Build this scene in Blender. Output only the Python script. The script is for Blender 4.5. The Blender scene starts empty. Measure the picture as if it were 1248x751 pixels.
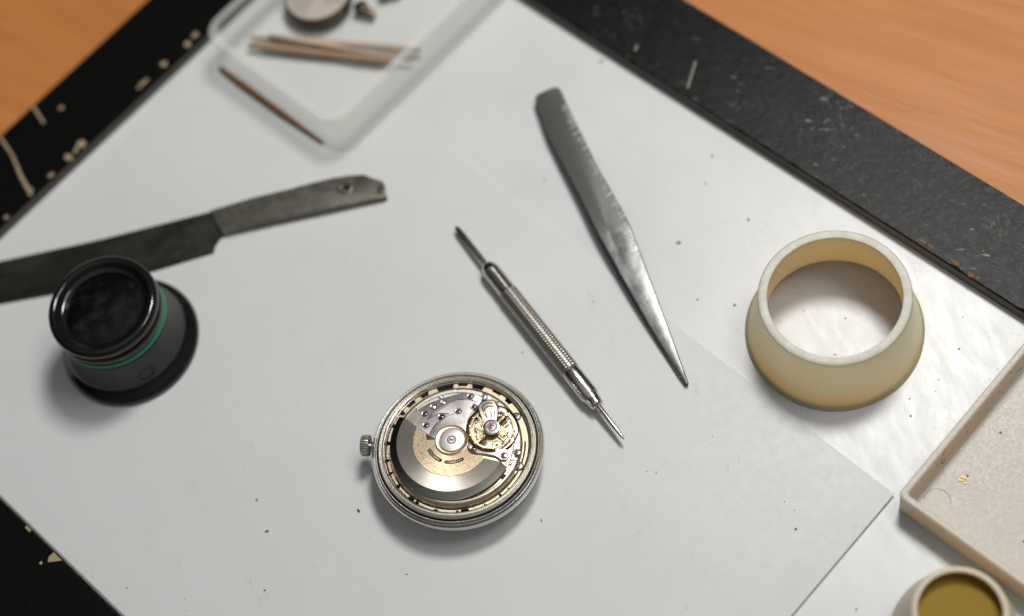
import bpy, bmesh, math, random
from mathutils import Vector, Matrix
random.seed(7)
MM = 0.001
sc = bpy.context.scene
C = sc.collection

# ------------------------------------------------------------------ camera
F_PX, TILT, ROLL, DIST = 2086.4, 0.50503801, -0.3369522, 0.400
fw = Vector((0, math.sin(TILT), -math.cos(TILT)))
rt = Vector((1, 0, 0)); up = rt.cross(fw)
Rv = math.cos(ROLL) * rt + math.sin(ROLL) * up
Uv = -math.sin(ROLL) * rt + math.cos(ROLL) * up
cam_d = bpy.data.cameras.new('camera'); cam = bpy.data.objects.new('camera', cam_d); C.objects.link(cam)
m = Matrix((Rv, Uv, -fw)).transposed().to_4x4(); m.translation = -fw * DIST
cam.matrix_world = m
cam_d.sensor_width = 36; cam_d.lens = F_PX / 1248 * 36
cam_d.clip_start = 0.01; cam_d.clip_end = 20
cam_d.dof.use_dof = True; cam_d.dof.focus_distance = 0.374; cam_d.dof.aperture_fstop = 5.8
cam_d.dof.aperture_blades = 0
sc.camera = cam

# ------------------------------------------------------------------ world, lamps, exposure
w = bpy.data.worlds.new('World'); sc.world = w; w.use_nodes = True
nt = w.node_tree; bgn = nt.nodes['Background']
tc = nt.nodes.new('ShaderNodeTexCoord'); sx = nt.nodes.new('ShaderNodeSeparateXYZ')
rp = nt.nodes.new('ShaderNodeValToRGB'); nt.links.new(tc.outputs['Generated'], sx.inputs[0])
nt.links.new(sx.outputs['Z'], rp.inputs[0])
# the room is brighter behind and to the right of the photographer, darker towards the far left
dt = nt.nodes.new('ShaderNodeVectorMath'); dt.operation = 'DOT_PRODUCT'; dt.inputs[1].default_value = (.45, -.86, .25)
mr = nt.nodes.new('ShaderNodeMapRange'); mr.inputs[1].default_value = -.75; mr.inputs[2].default_value = .75; mr.inputs[3].default_value = .22; mr.inputs[4].default_value = 2.0
mr.interpolation_type = 'SMOOTHSTEP'
ml = nt.nodes.new('ShaderNodeVectorMath'); ml.operation = 'SCALE'
nt.links.new(tc.outputs['Generated'], dt.inputs[0]); nt.links.new(dt.outputs['Value'], mr.inputs[0])
nt.links.new(rp.outputs[0], ml.inputs[0]); nt.links.new(mr.outputs[0], ml.inputs['Scale']); nt.links.new(ml.outputs[0], bgn.inputs['Color'])
e = rp.color_ramp.elements
e[0].position = 0.0; e[0].color = (.03, .03, .03, 1)
e[1].position = 1.0; e[1].color = (.55, .56, .58, 1)
k = e.new(.55); k.color = (.16, .16, .16, 1)
k = e.new(.80); k.color = (.36, .37, .38, 1)
bgn.inputs['Strength'].default_value = 0.44

def lamp(name, loc, target, sx_, sy_, watts, col):
    d = bpy.data.lights.new(name, 'AREA'); d.shape = 'RECTANGLE'; d.size = sx_; d.size_y = sy_
    d.energy = watts; d.color = col
    o = bpy.data.objects.new(name, d); C.objects.link(o); o.location = loc
    o.rotation_euler = (Vector(target) - Vector(loc)).to_track_quat('-Z', 'Y').to_euler()
    return o
lamp('key_lamp', (.225, .200, .600), (.01, -.02, 0), 0.14, 0.14, 2.95, (1.0, .985, .96))
lamp('ceiling_lamp', (.48, -.04, 1.00), (0, 0, 0), .36, .22, 2.2, (1.0, .985, .96))
sc.view_settings.view_transform = 'Standard'; sc.view_settings.look = 'None'
sc.view_settings.exposure = 0.0; sc.view_settings.gamma = 1.0
sc.render.engine = 'CYCLES'
sc.cycles.max_bounces = 10; sc.cycles.transparent_max_bounces = 16
sc.cycles.caustics_reflective = True; sc.cycles.blur_glossy = 1.0; sc.cycles.caustics_refractive = False
sc.cycles.sample_clamp_indirect = 6

# ------------------------------------------------------------------ materials
class NB:
    def __init__(s, name):
        s.m = bpy.data.materials.new(name); s.m.use_nodes = True
        s.t = s.m.node_tree; s.p = s.t.nodes['Principled BSDF']; s.out = s.t.nodes['Material Output']
        tc = s.t.nodes.new('ShaderNodeTexCoord')
        v = s.t.nodes.new('ShaderNodeVectorMath'); v.operation = 'SCALE'; v.inputs['Scale'].default_value = 1000
        s.t.links.new(tc.outputs['Object'], v.inputs[0]); s.co = v.outputs[0]       # object coordinates in millimetres
    def set(s, **k):
        for a, v in k.items():
            s.p.inputs[a.replace('_', ' ')].default_value = v
        return s
    def link(s, a, b): s.t.links.new(a, b)
    def node(s, ty, **k):
        n = s.t.nodes.new(ty)
        for a, v in k.items(): setattr(n, a, v)
        return n
    def val(s, x, i):
        if isinstance(x, (int, float)): i.default_value = x
        elif isinstance(x, tuple): i.default_value = x
        else: s.link(x, i)
    def math(s, op, a, b=0.0, c=None):
        n = s.node('ShaderNodeMath', operation=op); s.val(a, n.inputs[0]); s.val(b, n.inputs[1])
        if c is not None: s.val(c, n.inputs[2])
        return n.outputs[0]
    def mapping(s, rot=(0, 0, 0), scale=(1, 1, 1), loc=(0, 0, 0)):
        r_ = s.node('ShaderNodeMapping'); s.link(s.co, r_.inputs[0]); r_.inputs['Rotation'].default_value = rot
        n = s.node('ShaderNodeMapping'); s.link(r_.outputs[0], n.inputs[0])          # rotate first, then stretch
        n.inputs['Scale'].default_value = scale; n.inputs['Location'].default_value = loc
        return n.outputs[0]
    def noise(s, scale, detail=3, rough=.55, vec=None, dist=0.0):
        n = s.node('ShaderNodeTexNoise'); s.link(vec or s.co, n.inputs['Vector'])
        n.inputs['Scale'].default_value = scale; n.inputs['Detail'].default_value = detail
        n.inputs['Roughness'].default_value = rough; n.inputs['Distortion'].default_value = dist
        return n.outputs[0]
    def ramp(s, f, stops):
        n = s.node('ShaderNodeValToRGB'); s.link(f, n.inputs[0]); e = n.color_ramp.elements
        for i, (p, c) in enumerate(stops):
            if not isinstance(c, tuple): c = (c, c, c)
            k = e[i] if i < 2 else e.new(p)
            k.position = p; k.color = (*c, 1)
        return n.outputs[0]
    def mix(s, f, a, b):
        n = s.node('ShaderNodeMix', data_type='RGBA'); s.val(f, n.inputs[0])
        for x, i in ((a, n.inputs[6]), (b, n.inputs[7])):
            if isinstance(x, tuple): i.default_value = (*x, 1)
            else: s.link(x, i)
        return n.outputs[2]
    def range(s, f, a, b, c=0.0, d=1.0):
        n = s.node('ShaderNodeMapRange'); s.link(f, n.inputs[0])
        for i, v in enumerate((a, b, c, d)): n.inputs[i + 1].default_value = v
        return n.outputs[0]
    def lines(s, scale, width, vec=None, detail=1.5):      # thin wandering contour lines
        f = s.noise(scale, detail, .5, vec)
        d = s.math('ABSOLUTE', s.math('SUBTRACT', f, .5))
        return s.range(d, 0, width, 1, 0)
    def sep(s, k):
        n = s.node('ShaderNodeSeparateXYZ'); s.link(s.co, n.inputs[0]); return n.outputs[k]
    def sepx(s): return s.sep('X')
    def sepy(s): return s.sep('Y')
    def bump(s, h, strength=.3, dist=.0001):
        n = s.node('ShaderNodeBump'); s.link(h, n.inputs['Height'])
        n.inputs['Strength'].default_value = strength; n.inputs['Distance'].default_value = dist
        s.link(n.outputs[0], s.p.inputs['Normal']); return s
    def col(s, x): s.link(x, s.p.inputs['Base Color']); return s
    def rou(s, x): s.link(x, s.p.inputs['Roughness']); return s

def metal(name, col, rough=.25, var=.06, aniso=0.0, scale=1.2, dirt=.25, bump=.08):
    b = NB(name); b.set(Metallic=1.0, Anisotropic=aniso)
    n = b.noise(scale, 5, .6)
    b.col(b.mix(b.range(n, .35, .75, 0, dirt), col, tuple(c * .45 for c in col)))
    b.rou(b.range(b.noise(scale * 2.3, 4), .3, .7, max(.03, rough - var), rough + var))
    if bump: b.bump(b.noise(scale * 6, 4), bump, .00005)
    return b.m
def plain(name, col, rough=.5, metallic=0.0, **k):
    b = NB(name); b.set(Base_Color=(*col, 1), Roughness=rough, Metallic=metallic, **k)
    n = b.noise(2.0, 4); b.col(b.mix(b.range(n, .3, .7, 0, .35), col, tuple(c * .75 for c in col)))
    return b.m

PA = math.radians(30.6)                      # direction of the work board on the desk
# white plastic mat: glossy, scratched
b = NB('white_mat_plastic')
mv = b.mapping(rot=(0, 0, -.2), scale=(1, .35, 1))
wear = b.range(b.math('ABSOLUTE', b.math('SUBTRACT', b.sepx(), 62.0)), 70, 18, 0, 1)
wear = b.math('MULTIPLY', wear, b.range(b.sepy(), 5, -85, .12, 1))
mask = b.math('MULTIPLY', b.range(b.noise(.055, 3), .46, .56), wear)
ln = b.math('MULTIPLY', b.lines(.16, .010, mv, 4), mask)
mask2 = b.math('MULTIPLY', b.range(b.noise(.12, 2), .52, .6), wear)
ln2 = b.math('MULTIPLY', b.lines(.45, .013, b.mapping(rot=(0, 0, .9), scale=(1, .25, 1), loc=(31, 7, 0)), 3), mask2)
sp = b.range(b.noise(1.1, 2), .735, .78)
mk = b.math('MAXIMUM', b.math('MAXIMUM', b.math('MULTIPLY', ln, .28), b.math('MULTIPLY', ln2, .3)), b.math('MULTIPLY', sp, .4))
base = b.mix(b.range(b.noise(.04, 4), .35, .7, 0, 1), (.645, .655, .645), (.60, .61, .602))
b.col(b.mix(mk, base, (.26, .25, .23)))
b.rou(b.range(b.noise(.35, 5, .65, b.mapping(rot=(0, 0, .5), scale=(1, .3, 1))), .3, .75, .29, .41)); b.set(Specular_IOR_Level=.40)
hb = b.math('ADD', b.math('MULTIPLY', mk, -.8), b.math('ADD', b.math('MULTIPLY', b.noise(.22, 6, .68), .38), b.math('MULTIPLY', b.noise(1.4, 3, .5, b.mapping(rot=(0, 0, .6), scale=(1, .12, 1))), .18)))
b.bump(hb, .12, .0002)
M_mat = b.m
b = NB('grey_white_paper')
mk = b.math('MULTIPLY', b.lines(.22, .012, b.mapping(scale=(1, .3, 1)), 3), b.range(b.noise(.07, 2), .58, .66))
base = b.mix(b.range(b.noise(.03, 3), .3, .7), (.635, .645, .632), (.605, .615, .603))
sm = b.math('MULTIPLY', b.range(b.noise(.05, 6, .7), .60, .72), .10)
b.col(b.mix(b.math('MAXIMUM', b.math('MULTIPLY', mk, .30), sm), base, (.3, .29, .26)))
b.set(Specular_IOR_Level=.45); b.rou(b.range(b.noise(.5, 3), .3, .7, .42, .52))
b.bump(b.noise(1.2, 4), .05, .00005)
M_paper = b.m
b = NB('black_border')
n1 = b.range(b.noise(.5, 5, .75), .58, .74)
sc1 = b.math('MULTIPLY', b.lines(.35, .010, b.mapping(rot=(0, 0, .5), scale=(1, .25, 1)), 2), b.range(b.noise(.09, 2), .5, .6))
sc2 = b.range(b.noise(1.0, 1.5, .5, b.mapping(rot=(0, 0, 1.0), scale=(.35, 1.1, 1))), .69, .77)
near = b.math('MULTIPLY', b.range(b.sepx(), 55, 80, .03, 1), b.range(b.sepy(), 90, -20, .25, 1))
sc2 = b.math('MULTIPLY', b.math('MULTIPLY', sc2, b.range(b.noise(.05, 2), .40, .52)), near)
sc1 = b.math('MULTIPLY', sc1, near); n1 = b.math('MULTIPLY', n1, near)
base = b.mix(b.math('MULTIPLY', n1, .5), (.004, .004, .0037), (.055, .053, .047))
b.col(b.mix(b.math('MAXIMUM', b.math('MULTIPLY', sc1, .28), b.math('MULTIPLY', sc2, .7)), base, (.42, .41, .37)))
b.rou(b.range(b.noise(.8, 5, .7), .3, .7, .22, .36)); b.set(Specular_IOR_Level=.14)
b.bump(b.math('ADD', b.noise(1.3, 5, .7), b.math('MULTIPLY', b.noise(.35, 3), .8)), .32, .0003)
M_black = b.m
b = NB('orange_wood')
v = b.mapping(rot=(0, 0, math.radians(47)), scale=(.05, 1, 1))
g = b.noise(.22, 6, .68, v, .6); g2 = b.noise(1.1, 3, .6, v)
f = b.math('ADD', b.math('MULTIPLY', g, .75), b.math('MULTIPLY', g2, .25))
b.col(b.ramp(f, [(.32, (.55, .215, .062)), (.62, (.45, .165, .042)), (.48, (.50, .19, .051))]))
b.set(Specular_IOR_Level=.30); b.rou(b.range(b.noise(.5, 5, .6, v), .3, .7, .36, .55)); b.bump(b.noise(1.2, 5, .7, v), .25, .0002)
M_wood = b.m
M_chip = plain('raw_chipped_board', (.37, .27, .16), .8)
M_pale = plain('pale_scratch', (.36, .35, .30), .7)
M_side = plain('mat_lit_board_side', (.075, .07, .058), .6)  # grey-brown fibreboard, lightened in colour for the white mat's reflection
M_chip_tint = plain('brown_chip_and_tint', (.19, .095, .035), .8)  # brown of the border chips, also the box edge's painted refraction tint
M_grime = plain('dark_grime', (.06, .055, .045), .8)

def plastic(name, col, amber_shade=None, sss=.5, rad=(.004, .0022, .0008), rough=.4, inner=None, sc_=.5, amp=.5, trans=0.0):
    b = NB(name)
    n = b.noise(.12 * sc_ * 2, 4); n2 = b.noise(1.5, 4)
    c = b.mix(b.range(n, .3, .7, 0, amp), col, inner or tuple(x * .82 for x in col))
    if amber_shade:                                             # amber of light low in the translucent wall, painted by height, uneven
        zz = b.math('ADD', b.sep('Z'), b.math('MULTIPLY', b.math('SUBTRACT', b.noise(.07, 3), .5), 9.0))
        c = b.mix(b.range(zz, .2, 8.0, .9, 0), c, amber_shade)
    sp = b.math('MULTIPLY', b.range(b.noise(1.3, 3), .70, .76), .5)
    c = b.mix(sp, c, (.22, .15, .07))
    b.col(c); b.set(Subsurface_Weight=sss, Subsurface_Radius=rad, Subsurface_Scale=1.0, Specular_IOR_Level=.45, Transmission_Weight=0.0)
    b.rou(b.range(n2, .3, .7, rough - .08, rough + .12)); b.bump(n2, .15, .0001)
    if trans:
        tr = b.node('ShaderNodeBsdfTranslucent'); b.link(c, tr.inputs['Color'])
        mx = b.node('ShaderNodeMixShader'); mx.inputs[0].default_value = trans
        b.link(b.p.outputs[0], mx.inputs[1]); b.link(tr.outputs[0], mx.inputs[2]); b.link(mx.outputs[0], b.out.inputs['Surface'])
    return b.m
M_ring = plastic('cream_ring_plastic', (.96, .76, .53), inner=(.92, .68, .42), amber_shade=(.84, .50, .19), trans=.0, rad=(.0095, .0085, .0072), sss=1.0)
M_ringin = plastic('ring_inner_scatter_tint', (.88, .66, .40), inner=(.84, .59, .33), trans=.0, rad=(.008, .007, .0055), sss=1.0)  # golden tone of light scattering in the wall, put into the colour
M_ringtop = plastic('rough_cut_rim', (.86, .81, .71), inner=(.66, .58, .46), rough=.65, sc_=1.6, amp=.7, trans=.1)
M_cup = plastic('pale_cream_plastic', (.74, .66, .50), inner=(.70, .62, .47), trans=.1)
M_amber = plain('amber_plastic', (.29, .185, .022), .6, Specular_IOR_Level=.15)
M_tray = plastic('beige_tray_plastic', (.70, .645, .575), inner=(.64, .585, .51), rough=.42, trans=.2)
M_trayw = plastic('shade_browned_tray_wall', (.80, .705, .565), inner=(.74, .62, .455), rough=.40, trans=.25)  # brown of wall shadow and plastic thickness painted into the colour

b = NB('clear_cloudy_plastic')
b.set(Roughness=.22, Specular_IOR_Level=.6); b.col(b.mix(b.range(b.noise(.2, 3), .3, .7), (.88, .87, .84), (.78, .77, .74)))
tr = b.node('ShaderNodeBsdfTransparent'); tr.inputs['Color'].default_value = (.985, .985, .98, 1)
lw = b.node('ShaderNodeLayerWeight'); lw.inputs['Blend'].default_value = .25
fac = b.range(lw.outputs['Facing'], 0, 1, .035, .40)
mx = b.node('ShaderNodeMixShader'); b.link(fac, mx.inputs[0]); b.link(tr.outputs[0], mx.inputs[1])
b.link(b.p.outputs[0], mx.inputs[2]); b.link(mx.outputs[0], b.out.inputs['Surface'])
M_clear = b.m
b = NB('cloudy_plastic_rim'); b.set(Base_Color=(.80, .80, .77, 1), Roughness=.35)
tr = b.node('ShaderNodeBsdfTransparent'); mx = b.node('ShaderNodeMixShader'); mx.inputs[0].default_value = .19
b.link(tr.outputs[0], mx.inputs[1]); b.link(b.p.outputs[0], mx.inputs[2]); b.link(mx.outputs[0], b.out.inputs['Surface'])
M_cloud = b.m

b = NB('gloss_black_plastic'); b.set(Base_Color=(.006, .006, .006, 1), Specular_IOR_Level=.55)
b.rou(b.range(b.noise(1.5, 4), .3, .7, .06, .13)); M_gblack = b.m
b = NB('smoky_grey_plastic'); b.set(Base_Color=(.022, .023, .0195, 1), Specular_IOR_Level=.5)
b.rou(b.range(b.noise(.8, 4), .3, .7, .36, .5)); b.bump(b.noise(2, 3), .08, .0001); M_smoke = b.m
M_green = plain('green_plastic', (.004, .19, .105), .3)
b = NB('dark_lens_glass'); b.set(Base_Color=(.012, .012, .015, 1), Specular_IOR_Level=.35)
d_ = b.range(b.noise(.30, 4), .48, .75)
b.rou(b.range(b.noise(.6, 4), .3, .7, .07, .16)); b.col(b.mix(d_, (.003, .003, .004), (.018, .018, .021))); M_lens = b.m

M_steel = metal('case_steel', (.82, .80, .75), .22, .05, dirt=.12)
M_steel_r = metal('rough_threaded_steel', (.62, .59, .53), .36, .1, dirt=.6, scale=3, bump=.3)
M_gold = metal('gilt_brass', (.84, .67, .45), .33, .07, aniso=.3)
M_brass = metal('pale_brass', (.66, .545, .385), .36, .1, dirt=.5, scale=2, bump=.3)
M_plate = metal('rhodium_plate', (.66, .61, .60), .42, .06, dirt=.25, scale=1.5)
M_plate2 = metal('worn_rhodium_plate', (.72, .66, .60), .38, .1, dirt=.6, scale=2, bump=.2)
def brushed(name, col, rough):
    b = NB(name); b.set(Metallic=1.0, Anisotropic=.75)
    b.col(b.mix(b.range(b.noise(4, 5, .7), .4, .8, 0, .4), col, tuple(c * .6 for c in col)))
    b.rou(b.range(b.noise(6, 3), .3, .7, rough - .04, rough + .06))
    t = b.node('ShaderNodeTangent'); t.direction_type = 'RADIAL'; t.axis = 'Z'; b.link(t.outputs[0], b.p.inputs['Tangent'])
    b.bump(b.noise(9, 3), .1, .00003)
    return b.m
M_rotor = brushed('brushed_rotor_steel', (.56, .515, .445), .34)
M_bevel = brushed('rotor_bevel_steel', (.34, .32, .275), .30)
M_dark = plain('dark_recess', (.018, .014, .010), .6)
M_line = plain('engraved_shadow_line', (.07, .05, .04), .6)
b = NB('ruby_jewel'); b.set(Base_Color=(.055, .012, .022, 1), Roughness=.12, Specular_IOR_Level=.5); M_ruby = b.m
b = NB('bright_ruby_jewel'); b.set(Base_Color=(.50, .07, .16, 1), Roughness=.15, Specular_IOR_Level=.8); M_ruby2 = b.m
M_screw = metal('polished_screw', (.62, .58, .52), .2)
M_hair = metal('hairspring_metal', (.70, .60, .40), .25, bump=0)
M_crown = metal('crown_steel', (.55, .52, .43), .33, .08, dirt=.6, scale=2)
b = NB('watch_crystal'); b.set(Base_Color=(.9, .92, .92, 1), Roughness=.1, Transmission_Weight=.9, IOR=1.49); M_glass = b.m

b = NB('dark_tool_steel'); b.set(Metallic=.85)
n = b.noise(.25, 5, .65); b.col(b.ramp(n, [(.3, (.105, .10, .084)), (.7, (.165, .156, .132)), (.5, (.13, .125, .105))]))
b.rou(b.range(b.noise(.6, 4), .3, .7, .36, .52)); b.bump(b.noise(2, 4), .12, .0001); M_knife = b.m
b = NB('dark_blade_steel'); b.set(Metallic=.8)
n = b.noise(.12, 4, .6, b.mapping(scale=(.4, 1.5, 1))); b.col(b.ramp(n, [(.3, (.028, .028, .021)), (.7, (.075, .072, .058))]))
b.rou(b.range(b.noise(.4, 4), .3, .7, .34, .48)); M_blade = b.m
b = NB('tweezer_steel'); b.set(Metallic=.6, Anisotropic=.4)
n = b.noise(.10, 4, .6, b.mapping(scale=(1.4, .8, 1))); b.col(b.ramp(n, [(.3, (.17, .17, .165)), (.7, (.24, .24, .235))]))
grip = b.range(b.sepy(), 7.0, 9.0)                    # matt ground grip, polished points; tint also paints how the tilted facets catch light
b.col(b.mix(grip, b.ramp(n, [(.38, (.085, .085, .085)), (.62, (.235, .235, .23))]), (.115, .115, .11)))
b.rou(b.range(grip, 0, 1, .30, .46)); b.bump(b.noise(.5, 4), .10, .0003); M_tweez = b.m
M_ridge = plain('ground_steel_ridge', (.36, .36, .35), .5, .5)
M_chrome = metal('tool_chrome', (.62, .59, .54), .17, .06)
b = NB('knurled_steel'); b.set(Metallic=1.0, Base_Color=(.55, .52, .47, 1), Roughness=.30)
n = b.noise(2, 4); b.col(b.mix(b.range(n, .35, .7, 0, .5), (.50, .465, .41), (.20, .18, .15))); M_knurl = b.m
M_dsteel = metal('dark_fork_steel', (.26, .25, .22), .3)
b = NB('pegwood'); v = b.mapping(scale=(1, 1, 1)); n = b.noise(1.0, 4)
b.col(b.mix(b.range(n, .3, .7), (.40, .27, .16), (.28, .18, .10))); b.set(Roughness=.65); M_peg = b.m
M_peg2 = plain('pale_pegwood', (.52, .41, .31), .65)
M_disc = plain('cream_disc_face', (.50, .44, .38), .5)
M_disc2 = plain('worn_cream_disc_sector', (.40, .355, .31), .5)
M_discedge = metal('dark_disc_edge', (.10, .08, .055), .4)
M_fleck = metal('brass_fleck_metal', (.42, .31, .13), .5)

# ------------------------------------------------------------------ mesh helpers (all lengths in mm)
def finish(name, bm, mats, parent=None, smooth=40, loc=None, rotz=0):
    bmesh.ops.recalc_face_normals(bm, faces=bm.faces[:])
    me = bpy.data.meshes.new(name)
    for v in bm.verts: v.co *= MM
    bm.to_mesh(me); bm.free()
    for mm in (mats if isinstance(mats, (list, tuple)) else [mats]): me.materials.append(mm)
    if smooth:
        me.polygons.foreach_set('use_smooth', [True] * len(me.polygons))
        me.set_sharp_from_angle(angle=math.radians(smooth))
    o = bpy.data.objects.new(name, me); C.objects.link(o)
    if parent: o.parent = parent
    if loc: o.location = Vector(loc) * MM
    o.rotation_euler.z = rotz
    return o
def thing(name, label, cat, loc=(0, 0, 0), rotz=0, group=None):
    o = bpy.data.objects.new(name, None); C.objects.link(o); o.empty_display_size = .01
    o.location = Vector(loc) * MM; o.rotation_euler.z = rotz
    return tag(o, label, cat, group)
def tag(o, label, cat, group=None):
    o['label'] = label; o['category'] = cat
    if group: o['group'] = group
    return o
def lathe(bm, prof, n=96, c=(0, 0), a0=0.0, a1=None, closed=False, mi=0, fn=None):
    """revolve (r, z) points; a0..a1 in degrees for a sector; fn(angle, r, z)->r,z"""
    full = a1 is None; a1 = a0 + 360 if full else a1
    N = n if full else n + 1; rings = []
    for i in range(N):
        a = math.radians(a0 + (a1 - a0) * i / n); ring = []
        for r, z in prof:
            if fn: r, z = fn(a, r, z)
            ring.append(bm.verts.new((c[0] + r * math.cos(a), c[1] + r * math.sin(a), z)))
        rings.append(ring)
    P = len(prof); pr = range(P if closed else P - 1)
    for i in range(n if full else N - 1):
        A, B = rings[i], rings[(i + 1) % N]
        for j in pr:
            vs = [A[j], A[(j + 1) % P], B[(j + 1) % P], B[j]]
            try: bm.faces.new(vs).material_index = mi
            except ValueError: pass
    if not full and closed:
        for R in (rings[0], rings[-1]): bm.faces.new(R).material_index = mi
    bmesh.ops.remove_doubles(bm, verts=bm.verts[:], dist=1e-5)
    return bm
def prism(bm, pts, z0, z1, bevel=0.0, mi=0, seg=2):
    """z0, z1 may be functions of (x, y)"""
    f0 = z0 if callable(z0) else (lambda x, y: z0)
    f1 = z1 if callable(z1) else (lambda x, y: z1)
    lo = [bm.verts.new((x, y, f0(x, y))) for x, y in pts]; hi = [bm.verts.new((x, y, f1(x, y))) for x, y in pts]
    fs = [bm.faces.new(hi), bm.faces.new(lo[::-1])]
    for i in range(len(pts)):
        j = (i + 1) % len(pts); fs.append(bm.faces.new((lo[i], lo[j], hi[j], hi[i])))
    for f in fs: f.material_index = mi
    if bevel:
        ed = [e for e in fs[0].edges]
        bmesh.ops.bevel(bm, geom=ed, offset=bevel, segments=seg, profile=.6, affect='EDGES')
    return bm
def tube(bm, path, r, n=10, cap=True, mi=0):
    pts = [Vector(p) for p in path]; rs = r if isinstance(r, (list, tuple)) else [r] * len(pts)
    rings = []
    for i, p in enumerate(pts):
        d = (pts[min(i + 1, len(pts) - 1)] - pts[max(i - 1, 0)]).normalized()
        ref = Vector((0, 0, 1)) if abs(d.z) < .9 else Vector((1, 0, 0))
        u = d.cross(ref).normalized(); v = u.cross(d)
        rings.append([bm.verts.new(p + rs[i] * (math.cos(2 * math.pi * k / n) * u + math.sin(2 * math.pi * k / n) * v)) for k in range(n)])
    for A, B in zip(rings, rings[1:]):
        for k in range(n):
            bm.faces.new((A[k], A[(k + 1) % n], B[(k + 1) % n], B[k])).material_index = mi
    if cap:
        for R in (rings[0], rings[-1]): bm.faces.new(R).material_index = mi
    return bm
def box(bm, c, s, rz=0.0, bevel=0.0, mi=0):
    ca, sa = math.cos(rz), math.sin(rz); hx, hy = s[0] / 2, s[1] / 2
    pts = [(c[0] + x * ca - y * sa, c[1] + x * sa + y * ca) for x, y in ((-hx, -hy), (hx, -hy), (hx, hy), (-hx, hy))]
    return prism(bm, pts, c[2] - s[2] / 2, c[2] + s[2] / 2, bevel, mi)
def rrect(x0, y0, x1, y1, r, n=8):
    out = []
    for cx, cy, a in ((x1 - r, y1 - r, 0), (x0 + r, y1 - r, 90), (x0 + r, y0 + r, 180), (x1 - r, y0 + r, 270)):
        for i in range(n + 1):
            t = math.radians(a + 90 * i / n); out.append((cx + r * math.cos(t), cy + r * math.sin(t)))
    return out
def shell(bm, loops, mi=None, wrap=False):
    """skin consecutive closed loops of 3-D points; first and last are capped"""
    vs = [[bm.verts.new(p) for p in L] for L in loops]; n = len(loops[0])
    for q, (A, B) in enumerate(zip(vs, vs[1:] + (vs[:1] if wrap else []))):
        for k in range(n):
            bm.faces.new((A[k], A[(k + 1) % n], B[(k + 1) % n], B[k])).material_index = (mi[q] if mi else 0)
    if wrap: return bm
    bm.faces.new(vs[0]).material_index = mi[0] if mi else 0; bm.faces.new(vs[-1]).material_index = (mi[-1] if mi else 0)
    return bm
def blob(bm, x, y, z, r, th, n=8, mi=0, ax=1.0, ang=0.0):
    pts = []
    for k in range(n):
        a = 2 * math.pi * k / n; q = r * random.uniform(.6, 1.25)
        px, py = q * ax * math.cos(a), q * math.sin(a)
        pts.append((x + px * math.cos(ang) - py * math.sin(ang), y + px * math.sin(ang) + py * math.cos(ang)))
    prism(bm, pts, z, z + th, 0, mi)
U = Vector((math.cos(PA), math.sin(PA))); V = Vector((-math.sin(PA), math.cos(PA)))
def uv(x, y): return (x * U.x + y * U.y, x * V.x + y * V.y)

# ------------------------------------------------------------------ desk (setting)
bm = bmesh.new(); prism(bm, [(-700, -500), (700, -500), (700, 800), (-700, 800)], -24, -3.5)
o = finish('desk', bm, M_wood, smooth=0); o['kind'] = 'structure'

# ------------------------------------------------------------------ work board: mat, black border strips, chips
wb = thing('work_board', 'white topped work board with chipped raised black border, lying on the orange wooden desk', 'work board', (0, 0, 0), PA)
bm = bmesh.new(); prism(bm, [(-132.5, -200), (90, -200), (90, 139.2), (-132.5, 139.2)], -3.5, 0)
finish('white_mat', bm, M_mat, wb, 0)
def strip(pts_inner, pts_outer, name='border_strip'):
    """strip between an inner and an outer line, inner edge slightly worn"""
    N = 160; (a, b_), (c, d) = pts_inner, pts_outer
    bm = bmesh.new(); rows = []
    for i in range(N + 1):
        t = i / N
        ix, iy = a[0] + (b_[0] - a[0]) * t, a[1] + (b_[1] - a[1]) * t
        ox, oy = c[0] + (d[0] - c[0]) * t, c[1] + (d[1] - c[1]) * t
        dx, dy = (ox - ix), (oy - iy); L = math.hypot(dx, dy); dx /= L; dy /= L
        j = random.uniform(0, .12) + (random.random() < .16) * random.uniform(.1, .5)
        h = 3.5 - random.uniform(0, .05)
        rows.append([bm.verts.new(p) for p in ((ix, iy, .02), (ix + dx * .05, iy + dy * .05, 2.9), (ix + dx * (.3 + j), iy + dy * (.3 + j), h),
                    (ox - dx * .5, oy - dy * .5, 3.5), (ox, oy, 3.1), (ox, oy, -3.5))])
    for A, B in zip(rows, rows[1:]):
        for k in range(5): bm.faces.new((A[k], A[k + 1], B[k + 1], B[k])).material_index = int(k == 0)
    return finish(name, bm, [M_black, M_side], wb, 35)
strip(((67.8, -200), (67.8, 117.3)), ((90.25, -200), (90.25, 139.4)))
strip(((-110.6, 117.3), (67.8, 117.3)), ((-132.8, 139.4), (90.25, 139.4)))
strip(((-110.6, -200), (-110.6, 117.3)), ((-132.8, -200), (-132.8, 139.4)))
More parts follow.
